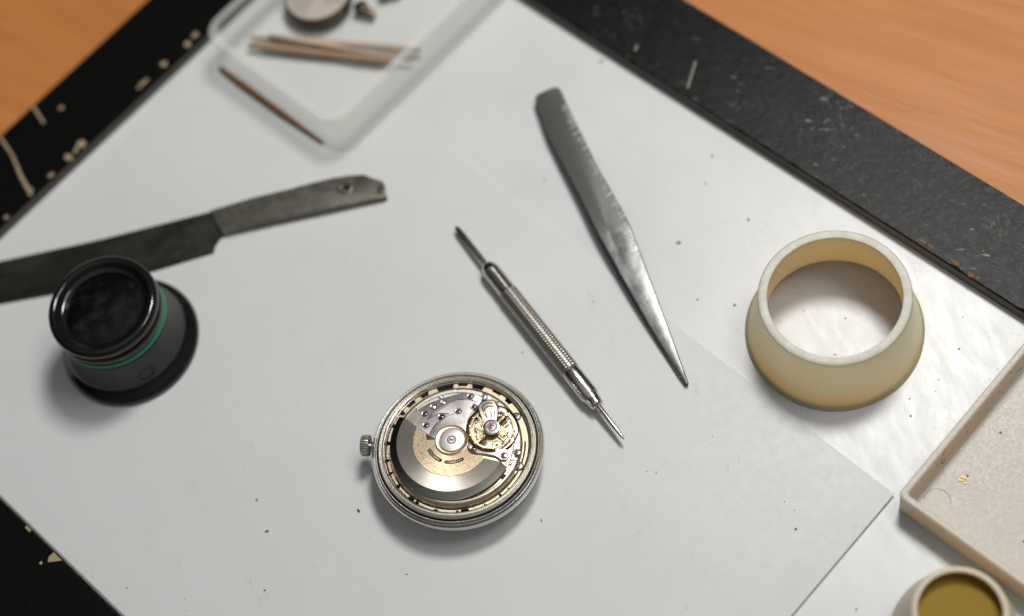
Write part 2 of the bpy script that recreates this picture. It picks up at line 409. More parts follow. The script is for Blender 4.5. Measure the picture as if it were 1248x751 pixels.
# chips knocked out of the border's inner edges
for x, y, r, ax in [(-71.1, 97.0, 1.5, .7), (-70.0, 97.6, 1.2, .6), (-72.4, 96.2, 1.0, .7), (-64.5, 100.8, 1.3, 1), (-57.4, 104.5, 1.3, 1), (-54.6, 106.6, 1.3, 1),
                    (-93.4, 98.3, 1.0, 1), (-90.0, 84.8, 1.7, 1.1), (-94.0, 82.2, 1.6, 1), (-91.8, 83.6, .9, 1.5), (-99.4, 78.6, 1.4, .8), (-112.4, 70.4, 1.0, .8), (-105.4, 75.8, 1.2, 1.5)]:
    q = uv(x, y); bm = bmesh.new(); r *= .72; blob(bm, q[0], max(q[1], 117.9 + r * .5), 3.5, r, .04, 9, 0, ax, .9); finish('chipped_edge', bm, M_chip, wb, 0)
for x, y, r, ax in [(92.6, -20.6, .8, 3.4), (93.8, -22.8, .7, 2.8), (97.0, -28.6, .9, 2.4), (98.9, -32.6, 1.0, 1.8), (99.8, -33.8, .7, 1.6), (85.2, -4.5, .6, 2.5)]:
    q = uv(x, y); bm = bmesh.new(); blob(bm, max(q[0], 68.5), q[1], 3.5, r * .6, .04, 9, 0, .7 * ax, 1.57); finish('chipped_edge', bm, M_chip_tint, wb, 0)
q = uv(-115.2, -23.9); bm = bmesh.new(); prism(bm, [(-113.4, q[1] + .9), (-111.0, q[1] - 1.4), (-111.0, q[1] + 1.7), (-112.6, q[1] + 1.7)], 3.5, 3.54)
finish('chipped_edge', bm, M_chip, wb, 0)
for a_ in ((-114.6, q[1] + 2.0, 3.5, .45, .04), (-111.3, uv(-119.8, -14.1)[1] , 3.5, .35, .04, 8, 0, 3, 1.57)):
    bm = bmesh.new(); blob(bm, *a_); finish('chipped_edge', bm, M_chip, wb, 0)
for pts in ([(-110.5, 95.7), (-108.2, 88.7), (-107.1, 81.6), (-105.7, 76.0)], [(-100.5, 101.9), (-98.5, 95.2)]):
    pp = [(*uv(*p), 3.5) for p in pts]; bm = bmesh.new(); tube(bm, pp, [.45, .4, .55, .65][:len(pp)], 6); finish('surface_gouge', bm, M_chip, wb, 50)
for pts in ([(62.4, 46.2), (57.9, 39.5)], [(50.9, 56.6), (49.7, 55.2)]):
    pp = [(*uv(*p), 3.45) for p in pts]; bm = bmesh.new(); tube(bm, pp, .24, 6); finish('surface_gouge', bm, M_pale, wb, 50)

# ------------------------------------------------------------------ sheet of paper
ps = [(63.6, -73.7), (-34.8, 110.3)]
a_ = (U * -110.3 + V * 113.9)
pe = Vector(ps[0]); pf = Vector((-46.6, -137.8)); inn = Vector((-.471, .882))
bm = bmesh.new(); rows = []
for d, lift in [(0, .62), (1.5, .5), (4, .28), (8, .08), (12, 0), (None, 0)]:
    A = Vector(ps[1]) if d is None else pe + inn * d; B = Vector(tuple(a_)) if d is None else pf + V * d
    rows.append([[bm.verts.new((*q, z + lift)) for z in (.04, .36)] for q in (A, B)])
for (A, B), (A2, B2) in zip(rows, rows[1:]):
    for k in (0, 1): bm.faces.new((A[k], B[k], B2[k], A2[k]))
    bm.faces.new((A[0], A2[0], A2[1], A[1])); bm.faces.new((B[0], B2[0], B2[1], B[1]))
for A, B in (rows[0], rows[-1]): bm.faces.new((A[0], A[1], B[1], B[0]))
tag(finish('paper_sheet', bm, M_paper, smooth=0), 'large smooth pale grey sheet under the open watch, covering most of the white work board', 'sheet')
ZP = .37

# ------------------------------------------------------------------ open watch
Nn = Vector((.058, .05, 1)).normalized(); Xa = Vector((0, 1, 0)).cross(Nn).normalized(); Ya = Nn.cross(Xa)
wt = thing('watch', 'round open steel watch case with gold automatic movement facing up', 'watch')
mw = Matrix((Xa, Ya, Nn)).transposed().to_4x4(); mw.translation = Vector((-21.56, -32.53, 7.0)) * MM; wt.matrix_world = mw
bm = bmesh.new()
lathe(bm, [(15.2, -4.1), (17.3, -3.4), (18.2, -3.0), (18.75, -2.7), (18.95, -2.3), (18.9, -1.95), (18.6, -1.8), (18.15, -1.75), (18.1, -1.25), (18.9, -1.15),
           (19.15, -1.0), (19.3, -.7), (19.28, -.45), (18.72, .12), (18.66, .06), (18.60, .18), (18.2, .56), (18.02, .55)], 160)
finish('case', bm, M_steel, wt, 40)
bm = bmesh.new(); lathe(bm, [(18.02, .48), (17.95, -.1), (17.72, -.1), (17.66, .78)], 160); finish('gasket_groove', bm, M_dark, wt, 40)
bm = bmesh.new()
lathe(bm, [(17.66, .78), (17.5, .95), (17.35, .80), (17.2, 1.0), (17.05, .85), (16.9, 1.05), (16.78, .95)], 160)
finish('thread', bm, M_steel_r, wt, 30)
bm = bmesh.new(); lathe(bm, [(16.78, .95), (16.65, 1.32), (16.45, 1.42), (16.3, 1.36), (16.2, 1.1), (16.12, .55), (16.02, .50), (15.98, -1.5)], 160)
finish('inner_lip', bm, M_steel, wt, 40)
bm = bmesh.new(); lathe(bm, [(15.2, -4.1), (15.1, -4.6), (13.6, -5.8), (10, -6.5), (5, -6.75), (0.001, -6.8)], 96); finish('crystal', bm, M_glass, wt, 60)
bm = bmesh.new(); lathe(bm, [(16.0, -1.4), (15.2, -4.1), (.001, -4.1)], 96)
lathe(bm, [(16.0, -.9), (.001, -.9)], 96); finish('inner_floor', bm, M_dark, wt, 40)
# crown on the side
ca = math.radians(157.5); co, so = math.cos(ca), math.sin(ca)
def radial_lathe(prof, n, h, fn=None):                  # revolve about the outward radial axis; prof = (distance from centre, radius)
    b_ = bmesh.new(); rings = []
    for i in range(n):
        a = 2 * math.pi * i / n; R = []
        for d, r in prof:
            if fn: r = fn(i, d, r)
            u_, v_ = r * math.cos(a), r * math.sin(a)
            R.append(b_.verts.new((d * co - u_ * so, d * so + u_ * co, h + v_)))
        rings.append(R)
    for i in range(n):
        A, B = rings[i], rings[(i + 1) % n]
        for j in range(len(prof) - 1): b_.faces.new((A[j], A[j + 1], B[j + 1], B[j]))
    b_.faces.new([R[-1] for R in rings]); b_.faces.new([R[0] for R in rings][::-1])
    return b_
cr = finish('crown', radial_lathe([(19.95, 1.9), (20.05, 2.35), (20.3, 2.45), (21.6, 2.4), (21.85, 2.1), (21.95, 1.5)], 104, -.9,
            lambda i, d, r: r * (1 - (.07 if 20.1 < d < 21.8 and (i % 4) in (0, 1) else 0))), M_crown, wt, 25)
finish('crown_stem', radial_lathe([(18.6, .9), (19.5, .9), (19.5, .6), (20.2, .6)], 24, -.9), M_screw, wt, 40)

# movement holder ring with its notches
random.seed(11)
bm = bmesh.new(); N = 360; notch = {}
for a0_, a1_, d in [(52, 62, 1.0), (66, 74, .6), (78, 92, 1.0), (100, 107, .9), (113, 121, .7), (126, 130, .9), (140, 143, .8), (156, 159, .9), (172, 174, .8), (184, 186, .7), (197, 200, .8),
                 (212, 217, .9), (219, 222, .7), (236, 239, .4), (254, 256, .5), (258, 264, .9), (277, 278, .6), (291, 293, .7), (300, 301, .5), (24, 30, .7), (36, 44, .4)]:
    for q in range(a0_, a1_): notch[q % 360] = d
rings = []
for i in range(N):
    a = math.radians(i); ro = 15.85 - notch.get(i, 0); ri = 13.4
    rings.append([bm.verts.new((r * math.cos(a), r * math.sin(a), z)) for r, z in ((ri, -.8), (ri, .35), (ro - .08, .35), (ro, .27), (ro, -.8))])
for i in range(N):
    A, B = rings[i], rings[(i + 1) % N]
    for k in range(4): bm.faces.new((A[k], A[k + 1], B[k + 1], B[k]))
hr = finish('holder_ring', bm, M_brass, wt, 30)
bm = bmesh.new()
for a_d, r, ln_ in [(247, 15.0, .8), (282, 14.9, .8), (296, 14.9, .7), (305, 14.6, .7), (268, 15.3, .5), (318, 15.0, .6), (205, 15.0, .6), (190, 15.2, .5)]:
    a = math.radians(a_d); box(bm, (r * math.cos(a), r * math.sin(a), .37), (ln_, .14, .03), a + .2)
finish('engraved_mark', bm, M_line, hr, 0)

# main plate (puck whose near wall shows as the smooth brass band)
bm = bmesh.new(); lathe(bm, [(.001, 1.25), (13.75, 1.25), (14.15, 1.15), (14.5, .85), (14.62, .4), (14.62, -.8)], 140)
mp = finish('main_plate', bm, M_brass, wt, 40)
bm = bmesh.new(); lathe(bm, [(13.66, 1.0), (13.72, 1.75), (13.9, 1.9), (14.2, 1.86), (14.55, 1.6), (14.85, 1.05), (14.98, .36)], 80, a0=137, a1=313, closed=True); finish('guard_band', bm, metal('band_brass', (.74, .64, .50), .36, dirt=.45, scale=1.5, bump=.2), mp, 50)
bm = bmesh.new(); lathe(bm, [(14.9, .36), (15.22, .40), (15.28, .37)], 60, a0=190, a1=345)
finish('rim_gap', bm, M_dark, mp, 40)
bm = bmesh.new()
box(bm, (-5.6, -12.9, 1.27), (.35, .8, .05), -.5); box(bm, (7.6, -11.0, 1.3), (1.3, .7, .1), .6)
finish('slot', bm, M_dark, mp, 0)

def arc(c, r, a0_, a1_, n=24): return [(c[0] + r * math.cos(math.radians(a0_ + (a1_ - a0_) * i / n)), c[1] + r * math.sin(math.radians(a0_ + (a1_ - a0_) * i / n))) for i in range(n + 1)]
BC = (8.5, .72)                                        # balance staff
# outer bridge (lower), three-quarter bridge (upper)
bm = bmesh.new()
prism(bm, arc((0, 0), 13.55, 138, 40, 60) + [(10.9, 6.6), (7.4, 7.2), (5.2, 5.6)] + [(1, 3), (-3, 2.5), (-6.2, 3.0), (-7.4, 6.2)], 1.2, 1.78, .06)
br1 = finish('outer_bridge', bm, M_plate2, wt, 30)
bm = bmesh.new()
prism(bm, [(-9.2, 8.6), (-8.3, 9.6), (-5.6, 11.2)] + [(-3.0, 11.8), (1, 12.0), (4.5, 11.7), (7.5, 10.6), (8.6, 8.9), (7.5, 7.6), (5.2, 6.2), (3.9, 4.6), (3.1, 2.6), (2.2, 1.2), (-5.4, 2.3), (-5.4, 3.9), (-7.0, 6.0)], 1.7, 2.02, .07)
br2 = finish('train_bridge', bm, M_plate, wt, 30)
bm = bmesh.new()
prism(bm, [(-4.9, 2.6), (-4.9, 4.3), (-3.1, 6.0), (-1.2, 6.9), (1.0, 7.6)] + [(-1.5, 8.6), (-4.2, 7.9), (-3.2, 9.2), (-.6, 10.1), (2.6, 10.4), (5.4, 9.6), (6.9, 8.4), (7.0, 7.4), (5.0, 6.0), (3.7, 4.4), (2.9, 2.4), (1.6, 1.4)], 1.95, 2.2, .07)
finish('upper_bridge', bm, M_plate, wt, 30)
# outer arc rib and grey end block at the upper left
bm = bmesh.new(); lathe(bm, [(12.7, 1.7), (12.75, 2.05), (13.25, 2.05), (13.35, 1.7)], 60, a0=47, a1=118); finish('outer_rib', bm, M_plate2, br1, 40)
bm = bmesh.new(); lathe(bm, [(10.7, 1.7), (10.7, 2.3), (13.1, 2.25), (13.3, 1.7)], 14, a0=119, a1=137, closed=True); finish('end_block', bm, metal('grey_block', (.42, .37, .33), .4, dirt=.5), br1, 30)
# engraved lines as thin dark wires sunk in the bridges
def wires(name, paths, z, parent, r=.07, mt=M_line):
    b_ = bmesh.new()
    for p in paths: tube(b_, [(x, y, z) for x, y in p], r, 6)
    return finish(name, b_, mt, parent, 50)
def smoothp(P, n=6):
    out = []
    for i in range(len(P) - 1):
        p0, p1, p2, p3 = P[max(i - 1, 0)], P[i], P[i + 1], P[min(i + 2, len(P) - 1)]
        for k in range(n):
            t = k / n
            out.append(tuple(.5 * (2 * p1[j] + (p2[j] - p0[j]) * t + (2 * p0[j] - 5 * p1[j] + 4 * p2[j] - p3[j]) * t * t + (3 * p1[j] - p0[j] - 3 * p2[j] + p3[j]) * t ** 3) for j in (0, 1)))
    return out + [P[-1]]
wires('bridge_outline', [smoothp([(-5.0, 4.2), (-3.1, 6.0), (-.4, 7.0), (1.6, 7.1)]), smoothp([(-4.4, 7.8), (-3.2, 9.0), (-.4, 10.1), (3.3, 10.3), (5.8, 9.4), (7.1, 8.2)])], 2.2, br2)
wires('bridge_outline', [smoothp([(-7.2, 6.0), (-6.0, 7.6), (-6.4, 8.8)]), smoothp([(8.0, 10.4), (8.3, 8.6), (10.0, 7.6), (12.4, 6.0), (13.2, 2.0)])], 1.95, br1)
# lower right: pallet bridge with pink tone
bm = bmesh.new()
prism(bm, [(1.9, -1.0), (1.9, -2.5), (2.7, -3.6), (3.9, -3.9), (5.0, -4.3), (7.4, -5.8), (8.2, -7.2), (9.3, -7.6), (10.1, -7.0), (10.4, -5.6), (9.6, -4.8), (6.0, -4.2), (4.2, -2.4), (3.2, -.4)], 1.2, 2.02, .07)
br3 = finish('barrel_bridge', bm, metal('pinkish_plate', (.70, .61, .60), .4), wt, 30)
bm = bmesh.new()
prism(bm, arc((0, 0), 13.5, 32, -42, 30) + [(9.4, -8.6), (10.6, -7.0), (11.0, -5.2), (12.6, -3.6), (13.0, .5), (12.2, 3.9), (11.0, 6.0)], 1.2, 1.75, .06)
finish('side_plate', bm, M_plate2, wt, 30)
wires('bridge_outline', [smoothp([(9.9, -8.2), (11.3, -6.0), (12.5, -3.4), (12.6, -2.6)]), smoothp([(10.2, -8.0), (12.2, -8.6)])], 1.78, br3, .09)
# jewels, screws
jw = []
random.seed(5)
for i, (x, y, h, R) in enumerate([(-4.62, 9.5, 2.02, .62), (-5.16, 6.62, 2.02, .62), (-1.31, 7.4, 2.2, .62), (2.6, 7.4, 2.2, .62), (6.2, 7.3, 2.2, .62), (6.23, 10.22, 2.02, .62), (3.25, -2.6, 2.02, .6),
                              (.07, 10.8, 2.02, .52), (-2.35, 10.5, 2.02, .60), (3.74, 12.6, 1.78, .42), (-.14, 12.6, 1.78, .45)]):
    R *= 1.15; bm = bmesh.new(); lathe(bm, [(R + .1, 0), (R + .02, .06), (R - .10, .02), (R - .14, -.06)], 28, (0, 0), mi=0)
    lathe(bm, [(R - .12, -.04), (R * .55, .03), (.13, .06), (.12, .0), (.001, -.02)], 24, (0, 0), mi=1)
    finish('jewel', bm, [M_screw, M_ruby if i not in (7, 8, 10) else M_screw], br2 if i < 9 else br1, 40, (x, y, h + .02))
for x, y, h, R, sl, dk in [(12.13, -6.7, 1.75, .62, .6, 0), (9.2, -6.5, 2.05, .55, None, 0), (8.9, 9.1, 1.8, .72, 1.2, 0), (14.5, 2.6, .40, .80, .3, 1), (11.5, -9.3, .40, .85, 1.0, 1)]:
    par = mp
    bm = bmesh.new(); lathe(bm, [(R + .28, 0), (R + .26, .05), (R + .06, .05), (R + .03, -.03)], 28, mi=1)
    lathe(bm, [(R, 0), (R - .05, .16), (R * .4, .2), (.001, .2)], 28, mi=0)
    if sl is not None: box(bm, (0, 0, .2), (2 * R * .95, .2, .03), sl, mi=1)
    finish('screw', bm, [M_screw if not dk else M_dsteel, M_line if not dk else M_dark], par, 40, (x, y, h))

# balance: well, wheel, hairspring, cock, jewel
bm = bmesh.new(); lathe(bm, [(5.75, 1.95), (5.7, 1.0), (5.4, .6), (.001, .6)], 64, BC); lathe(bm, [(5.75, 1.95), (5.95, 1.97), (6.0, 1.8)], 64, BC)
lathe(bm, [(5.0, 2.02), (5.2, 2.1), (5.7, 2.1), (5.85, 2.0)], 40, BC, 95, 262)
well = finish('balance_well', bm, metal('well_brass', (.05, .035, .02), .5, dirt=.7, scale=3), wt, 40)
bm = bmesh.new()
for c_, r_, n_, z_ in [((6.6, 2.6), 1.5, 20, 1.2), ((10.6, -1.6), 1.7, 24, 1.1), ((5.6, -1.4), 1.2, 16, 1.3), ((11.2, 2.2), 1.3, 18, 1.3), ((8.4, -3.2), 1.2, 16, 1.2)]:
    lathe(bm, [(r_, 0 + z_ - .1), (r_, z_ + .1), (r_ * .8, z_ + .12), (r_ * .75, z_), (.35, z_), (.3, z_ + .3), (.001, z_ + .3)], n_ * 4, c_, fn=lambda a, r, z, r_=r_, n_=n_: (r * (1 - .13 * (int(a * n_ * 4 / (2 * math.pi) + .5) % 4 in (0, 1))) if abs(r - r_) < 1e-6 else r, z))
finish('train_gear', bm, metal('gear_brass', (.26, .20, .12), .28, dirt=.7, scale=3), well, 30)
bm = bmesh.new(); lathe(bm, [(4.62, 1.9), (4.62, 2.25), (4.98, 2.25), (5.0, 1.9)], 90, BC, closed=True)
for q in range(14):
    a = q / 14 * 2 * math.pi; lathe(bm, [(.16, 2.0), (.16, 2.4), (.001, 2.42)], 8, (BC[0] + 5.08 * math.cos(a), BC[1] + 5.08 * math.sin(a)))
for a in (.5, .5 + math.pi / 2, .5 + math.pi, .5 + 1.5 * math.pi):
    box(bm, (BC[0] + 2.5 * math.cos(a), BC[1] + 2.5 * math.sin(a), 2.15), (4.4, .42, .14), a)
bw = finish('balance_wheel', bm, M_gold, wt, 35)
bm = bmesh.new(); P = []
for i in range(260):
    a = i / 260 * 2 * math.pi * 6; r = 1.2 + 2.3 * i / 260; P.append((BC[0] + r * math.cos(a), BC[1] + r * math.sin(a), 2.5))
tube(bm, P, .055, 5); finish('hairspring', bm, M_hair, bw, 60)
# bright fragments of levers in the well
bm = bmesh.new()
for x, y, sx_, sy_, rz in [(5.3, 2.6, 1.6, .35, 1.2), (11.9, 3.2, 1.7, .5, -.9), (12.2, 1.0, 1.2, .45, .4), (6.0, -2.6, 1.6, .4, -.7), (10.3, -3.4, 1.8, .4, .5), (5.0, .4, 1.4, .3, 1.6), (11.4, -2.0, 1.1, .6, .9)]:
    box(bm, (x, y, 2.42), (sx_, sy_, .16), rz, .04)
finish('lever', bm, M_screw, well, 30)
bm = bmesh.new()
prism(bm, [(7.2, 6.9), (8.1, 7.5), (9.6, 7.6), (10.9, 6.9), (11.0, 5.0), (10.5, 3.2), (9.6, 1.4), (7.7, 1.4), (7.3, 3.0), (7.1, 5.0)], 2.35, 2.6, .05)
cock = finish('balance_cock', bm, metal('cock_plate', (.70, .63, .50), .40, dirt=.5, scale=2), wt, 30)
wires('cock_slot', [smoothp([(7.8, 5.6), (8.1, 6.4), (9.4, 6.9), (10.4, 6.3)]), smoothp([(7.9, 5.2), (8.6, 5.9), (9.6, 6.0), (10.3, 5.5)]), [(8.1, 4.4), (8.3, 3.4)], [(9.4, 4.6), (9.3, 3.2)], [(10.2, 4.4), (9.9, 3.4)]], 2.62, cock, .14, M_dark)
wires('cock_edge_shade', [[(7.05, 6.9), (6.95, 5.0), (7.15, 3.0), (7.6, 1.5)], [(11.05, 6.9), (11.15, 5.0), (10.65, 3.1), (9.8, 1.5)], smoothp([(7.05, 6.95), (8.1, 7.65), (9.6, 7.75), (11.0, 7.0)])], 2.4, cock, .14, M_dark)  # dark wires paint the shade in the gap round the cock
bm = bmesh.new(); lathe(bm, [(1.85, 2.75), (1.85, 3.0), (1.65, 3.08), (1.3, 3.08), (1.25, 2.96), (1.05, 2.96), (1.0, 3.06), (.55, 3.08), (.5, 3.0)], 48, BC)
js = finish('jewel_setting', bm, metal('setting_silver', (.78, .74, .72), .22), wt, 30)
bm = bmesh.new(); lathe(bm, [(.52, 3.0), (.3, 3.08), (.001, 3.1)], 24, BC); finish('jewel', bm, M_ruby2, js, 50)

# rotor
RC = (-.72, .5)
Lr = [(3.6, 157), (5.7, 159), (5.9, 148), (6.3, 142.7), (8.26, 139.6), (8.7, 137), (10, 133.8), (12.3, 133), (13.65, 133)]
Rr = [(3.54, -41), (4.54, -53.5), (5.63, -56), (6.98, -51), (7.8, -47.5), (8.36, -50), (8.7, -49.5), (11.6, -44.4), (13.65, -45.5)]
def interp(T, r):
    if r <= T[0][0]: return T[0][1]
    for (a, b_), (c, d) in zip(T, T[1:]):
        if r <= c: return b_ + (d - b_) * (r - a) / (c - a)
    return T[-1][1]
def sector(prof, mt, name, parent, n=120, sm=30):
    bm = bmesh.new(); g = []
    for r, z in prof:
        a0_, a1_ = interp(Lr, r), interp(Rr, r) + 360
        g.append([bm.verts.new((r * math.cos(math.radians(a0_ + (a1_ - a0_) * i / n)), r * math.sin(math.radians(a0_ + (a1_ - a0_) * i / n)), z)) for i in range(n + 1)])
    for A, B in zip(g, g[1:]):
        for i in range(n): bm.faces.new((A[i], A[i + 1], B[i + 1], B[i]))
    for e_ in (0, n): bm.faces.new([R[e_] for R in g])
    return finish(name, bm, mt, parent, sm, (*RC, 0))
rot = sector([(8.7, 2.5), (8.7, 3.06), (12.28, 3.04), (12.28, 2.5)], M_rotor, 'rotor', wt)
rl = [3.4] + [3.6 + .3 * i for i in range(17)] + [8.66]
sector([(3.4, 2.7)] + [(r, 3.0) for r in rl] + [(8.66, 2.7)], M_gold, 'rotor_plate', rot).location = (0, 0, 0)
sector([(12.29, 2.1), (12.29, 3.03), (13.1, 2.62), (13.9, 2.25), (13.95, 1.98)], M_bevel, 'weight_bevel', rot).location = (0, 0, 0)
bm = bmesh.new(); lathe(bm, [(8.6, 2.9), (8.64, 3.075), (8.74, 3.075), (8.8, 2.9)], 90, (0, 0), 141, 309); finish('inlay_line', bm, M_line, rot, 40)
for a0_, a1_ in ((-173, -134), (-119, -80)):
    bm = bmesh.new(); rm = 5.3
    lathe(bm, [(rm - .42, 2.9), (rm - .42, 3.02), (rm + .42, 3.02), (rm + .42, 2.9)], 24, (0, 0), a0_, a1_, closed=True, mi=0)
    for s_ in (a0_, a1_): lathe(bm, [(.42, 2.9), (.42, 3.02), (.001, 3.02)], 16, (rm * math.cos(math.radians(s_)), rm * math.sin(math.radians(s_))), mi=0)
    q = a0_ + 1
    while q < a1_ - 1:                                  # rows of tiny raised strokes, too small to read
        a = math.radians(q); box(bm, (rm * math.cos(a), rm * math.sin(a), 3.035), (.45, .14, .03), a + random.uniform(-.3, .3), mi=1)
        if random.random() < .6: box(bm, ((rm + random.choice((-.18, 0, .18))) * math.cos(a + .025), (rm + .1) * math.sin(a + .025), 3.035), (.12, .3, .03), a, mi=1)
        q += 4.4
    finish('engraved_slot', bm, [M_dark, M_gold], rot, 30)
bm = bmesh.new(); lathe(bm, [(3.72, 2.8), (3.7, 3.12), (3.5, 3.22), (3.3, 3.14), (3.0, 3.14), (2.9, 3.24), (2.78, 3.2)], 72); hub = finish('hub', bm, M_gold, rot, 30)
bm = bmesh.new(); lathe(bm, [(2.8, 3.1), (2.76, 3.34), (2.62, 3.38), (1.0, 3.38), (.95, 3.28), (.80, 3.28), (.78, 3.4), (.001, 3.42)], 72)
finish('hub_cap', bm, M_plate, rot, 30)
bm = bmesh.new(); tube(bm, [(-.5, -.1, 3.43), (-.2, .35, 3.43), (.0, .0, 3.43), (.2, -.35, 3.43), (.5, .1, 3.43)], .15, 6); lathe(bm, [(1.0, 3.3), (1.0, 3.41), (.74, 3.41)], 30)
finish('hub_screw', bm, M_line, rot, 40)

# ------------------------------------------------------------------ eye loupe
lp = thing('eye_loupe', 'black watchmaker eye loupe with green band standing on its flared eyecup', 'loupe', (-89.0, 25.3, ZP))
bm = bmesh.new()
lathe(bm, [(15.6, .5), (16.3, 0), (16.75, .25), (16.9, .8), (16.75, 1.5), (16.2, 2.1), (15.4, 2.8), (14.6, 3.6), (14.3, 4.2)], 96, mi=0)
lathe(bm, [(14.3, 4.2), (13.9, 5.4), (13.4, 7.4), (13.0, 9.5), (12.8, 12), (12.1, 12.2)], 96, mi=1)
lathe(bm, [(15.6, .5), (14.0, 3.5), (12.6, 8), (12.1, 12.8)], 96, mi=1)
ec = finish('eyecup', bm, [M_gblack, M_smoke], lp, 40)
bm = bmesh.new(); a = math.atan2(-9.8, 2.5); rr = 13.55
for sgn in (0,):
    cx, cy, cz = rr * math.cos(a), rr * math.sin(a), 6.2
nrm = Vector((math.cos(a), math.sin(a), .32)).normalized(); t1 = Vector((-math.sin(a), math.cos(a), 0)); t2 = nrm.cross(t1)
ring_ = []
for R, d in ((2.0, -.3), (1.9, .3), (1.7, .32), (1.55, -.1)):
    ring_.append([bm.verts.new(Vector((cx, cy, cz)) + nrm * d + R * (math.cos(2 * math.pi * i / 20) * t1 * 1.15 + math.sin(2 * math.pi * i / 20) * t2 * .8)) for i in range(20)])
for A, B in zip(ring_, ring_[1:]):
    for i in range(20): bm.faces.new((A[i], A[(i + 1) % 20], B[(i + 1) % 20], B[i]))
bm.faces.new(ring_[-1]).material_index = 1; finish('vent_hole', bm, [M_gblack, M_dark], lp, 40)
bm = bmesh.new(); lathe(bm, [(12.0, 12.7), (12.95, 12.8), (13.15, 13.1), (13.15, 14.0), (13.0, 14.3), (12.0, 14.3)], 96); finish('green_band', bm, M_green, lp, 40)
bm = bmesh.new()
lathe(bm, [(12.0, 14.3), (12.8, 14.5), (13.0, 15.2), (12.95, 16.4), (12.45, 16.8), (12.4, 17.2), (12.95, 17.5), (13.15, 18.3), (13.15, 19.0), (12.85, 19.8), (12.3, 20.25), (11.6, 20.3), (11.1, 20.0),
           (10.7, 19.4), (10.4, 18.9), (9.9, 18.6), (9.3, 18.5), (9.2, 17.9)], 96)
finish('lens_barrel', bm, M_gblack, lp, 50)
bm = bmesh.new(); lathe(bm, [(9.3, 18.0), (8.0, 18.35), (6.5, 18.65), (4.5, 18.95), (2, 19.15), (.001, 19.2)], 72); finish('lens', bm, M_lens, lp, 60)

# ------------------------------------------------------------------ plastic ring on the mat
rg = thing('plastic_ring', 'large flared cream plastic ring standing open on the glossy white mat', 'ring', (66.6, -32.7, .02))
def wob(a, r, z): return (r * (1 + .004 * math.sin(3 * a + 1)), z + .06 * math.sin(2 * a))
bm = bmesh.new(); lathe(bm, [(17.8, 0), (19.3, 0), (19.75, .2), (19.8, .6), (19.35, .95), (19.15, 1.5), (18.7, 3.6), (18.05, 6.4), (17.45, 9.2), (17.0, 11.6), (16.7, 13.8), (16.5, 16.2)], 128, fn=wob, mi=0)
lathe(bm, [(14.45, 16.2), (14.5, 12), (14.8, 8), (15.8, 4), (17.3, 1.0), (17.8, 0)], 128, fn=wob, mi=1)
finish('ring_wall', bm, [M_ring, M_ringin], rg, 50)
bm = bmesh.new(); lathe(bm, [(14.45, 16.2), (14.6, 16.5), (15.4, 16.62), (16.1, 16.58), (16.45, 16.2)], 128, fn=wob); finish('top_rim', bm, M_ringtop, rg, 50)

# ------------------------------------------------------------------ small cup, lower right
cp = thing('plastic_cup', 'small pale conical plastic cup with amber inside beside the tray', 'cup', (62.7, -106.5, .02))
bm = bmesh.new(); lathe(bm, [(12.2, 0), (12.9, .2), (13.0, 1.2), (12.3, 6), (11.0, 11), (9.8, 15.5), (9.3, 17.6), (9.0, 18.0), (8.5, 18.05), (8.1, 17.8)], 96); finish('cup_wall', bm, M_cup, cp, 50)
bm = bmesh.new(); lathe(bm, [(8.1, 17.8), (8.0, 15.6), (7.9, 15.0), (6, 14.9), (.001, 14.9)], 96); finish('cup_inside', bm, M_amber, cp, 40)

# ------------------------------------------------------------------ beige tray, right
ta = math.radians(30.6)
tr_ = thing('plastic_tray', 'shallow square beige plastic tray at the right edge, corner touching the paper sheet', 'tray', (62.7, -76.6, .02), ta)
# local: x along the far side (towards upper right), y negative towards lower right; the near-left corner is the origin
def trl(z, i, r): return [(x, y, z) for x, y in rrect(i, -70 + i, 90 - i, -i, r, 6)]
bm = bmesh.new(); shell(bm, [trl(0, .5, 1.2), trl(.4, .1, 1.6), trl(7.7, 0, 1.6), trl(8.0, .3, 1.4), trl(8.0, 1.2, 1.0), trl(7.7, 1.5, .9), trl(2.2, 1.9, .8), trl(1.5, 2.5, .6)], [1, 1, 0, 0, 0, 1, 1, 0])
finish('tray_body', bm, [M_tray, M_trayw], tr_, 30)
bm = bmesh.new(); lathe(bm, [(2.75, 1.5), (2.78, 1.58), (2.86, 1.58), (2.9, 1.5)], 40, (6.2, -6.0), -60, 115); finish('mould_mark', bm, plain('mould_line', (.38, .31, .25), .5), tr_, 40)
random.seed(21)
bm = bmesh.new()
for i in range(34):
    x = random.choice((random.gauss(46, 5), random.gauss(28, 7), random.gauss(14, 2))); t = random.random()
    if x < 4: continue
    box(bm, (x, -1.52 - .4 * (1 - t), 2.2 + 5.2 * t), (random.uniform(.15, .6), .12, random.uniform(.12, .35)))
for i in range(26):
    blob(bm, random.uniform(6, 60), random.uniform(-40, -5), 1.5, random.choice((.12, .2, .35)), .03, 7)
finish('grime', bm, plain('brown_grime', (.22, .15, .09), .8), tr_, 0)
bm = bmesh.new(); random.seed(3)
for x, y in ((0, 0), (.8, .5), (-.7, .45), (.2, -.9), (.1, .9)):
    blob(bm, x * .75, y * .75, random.uniform(0, .15), .30, .2, 6)
tag(finish('brass_fleck', bm, M_fleck, None, 0, (77.9, -76.2, 1.56)), 'tiny shiny brass fleck lying on the floor of the beige tray', 'fleck')

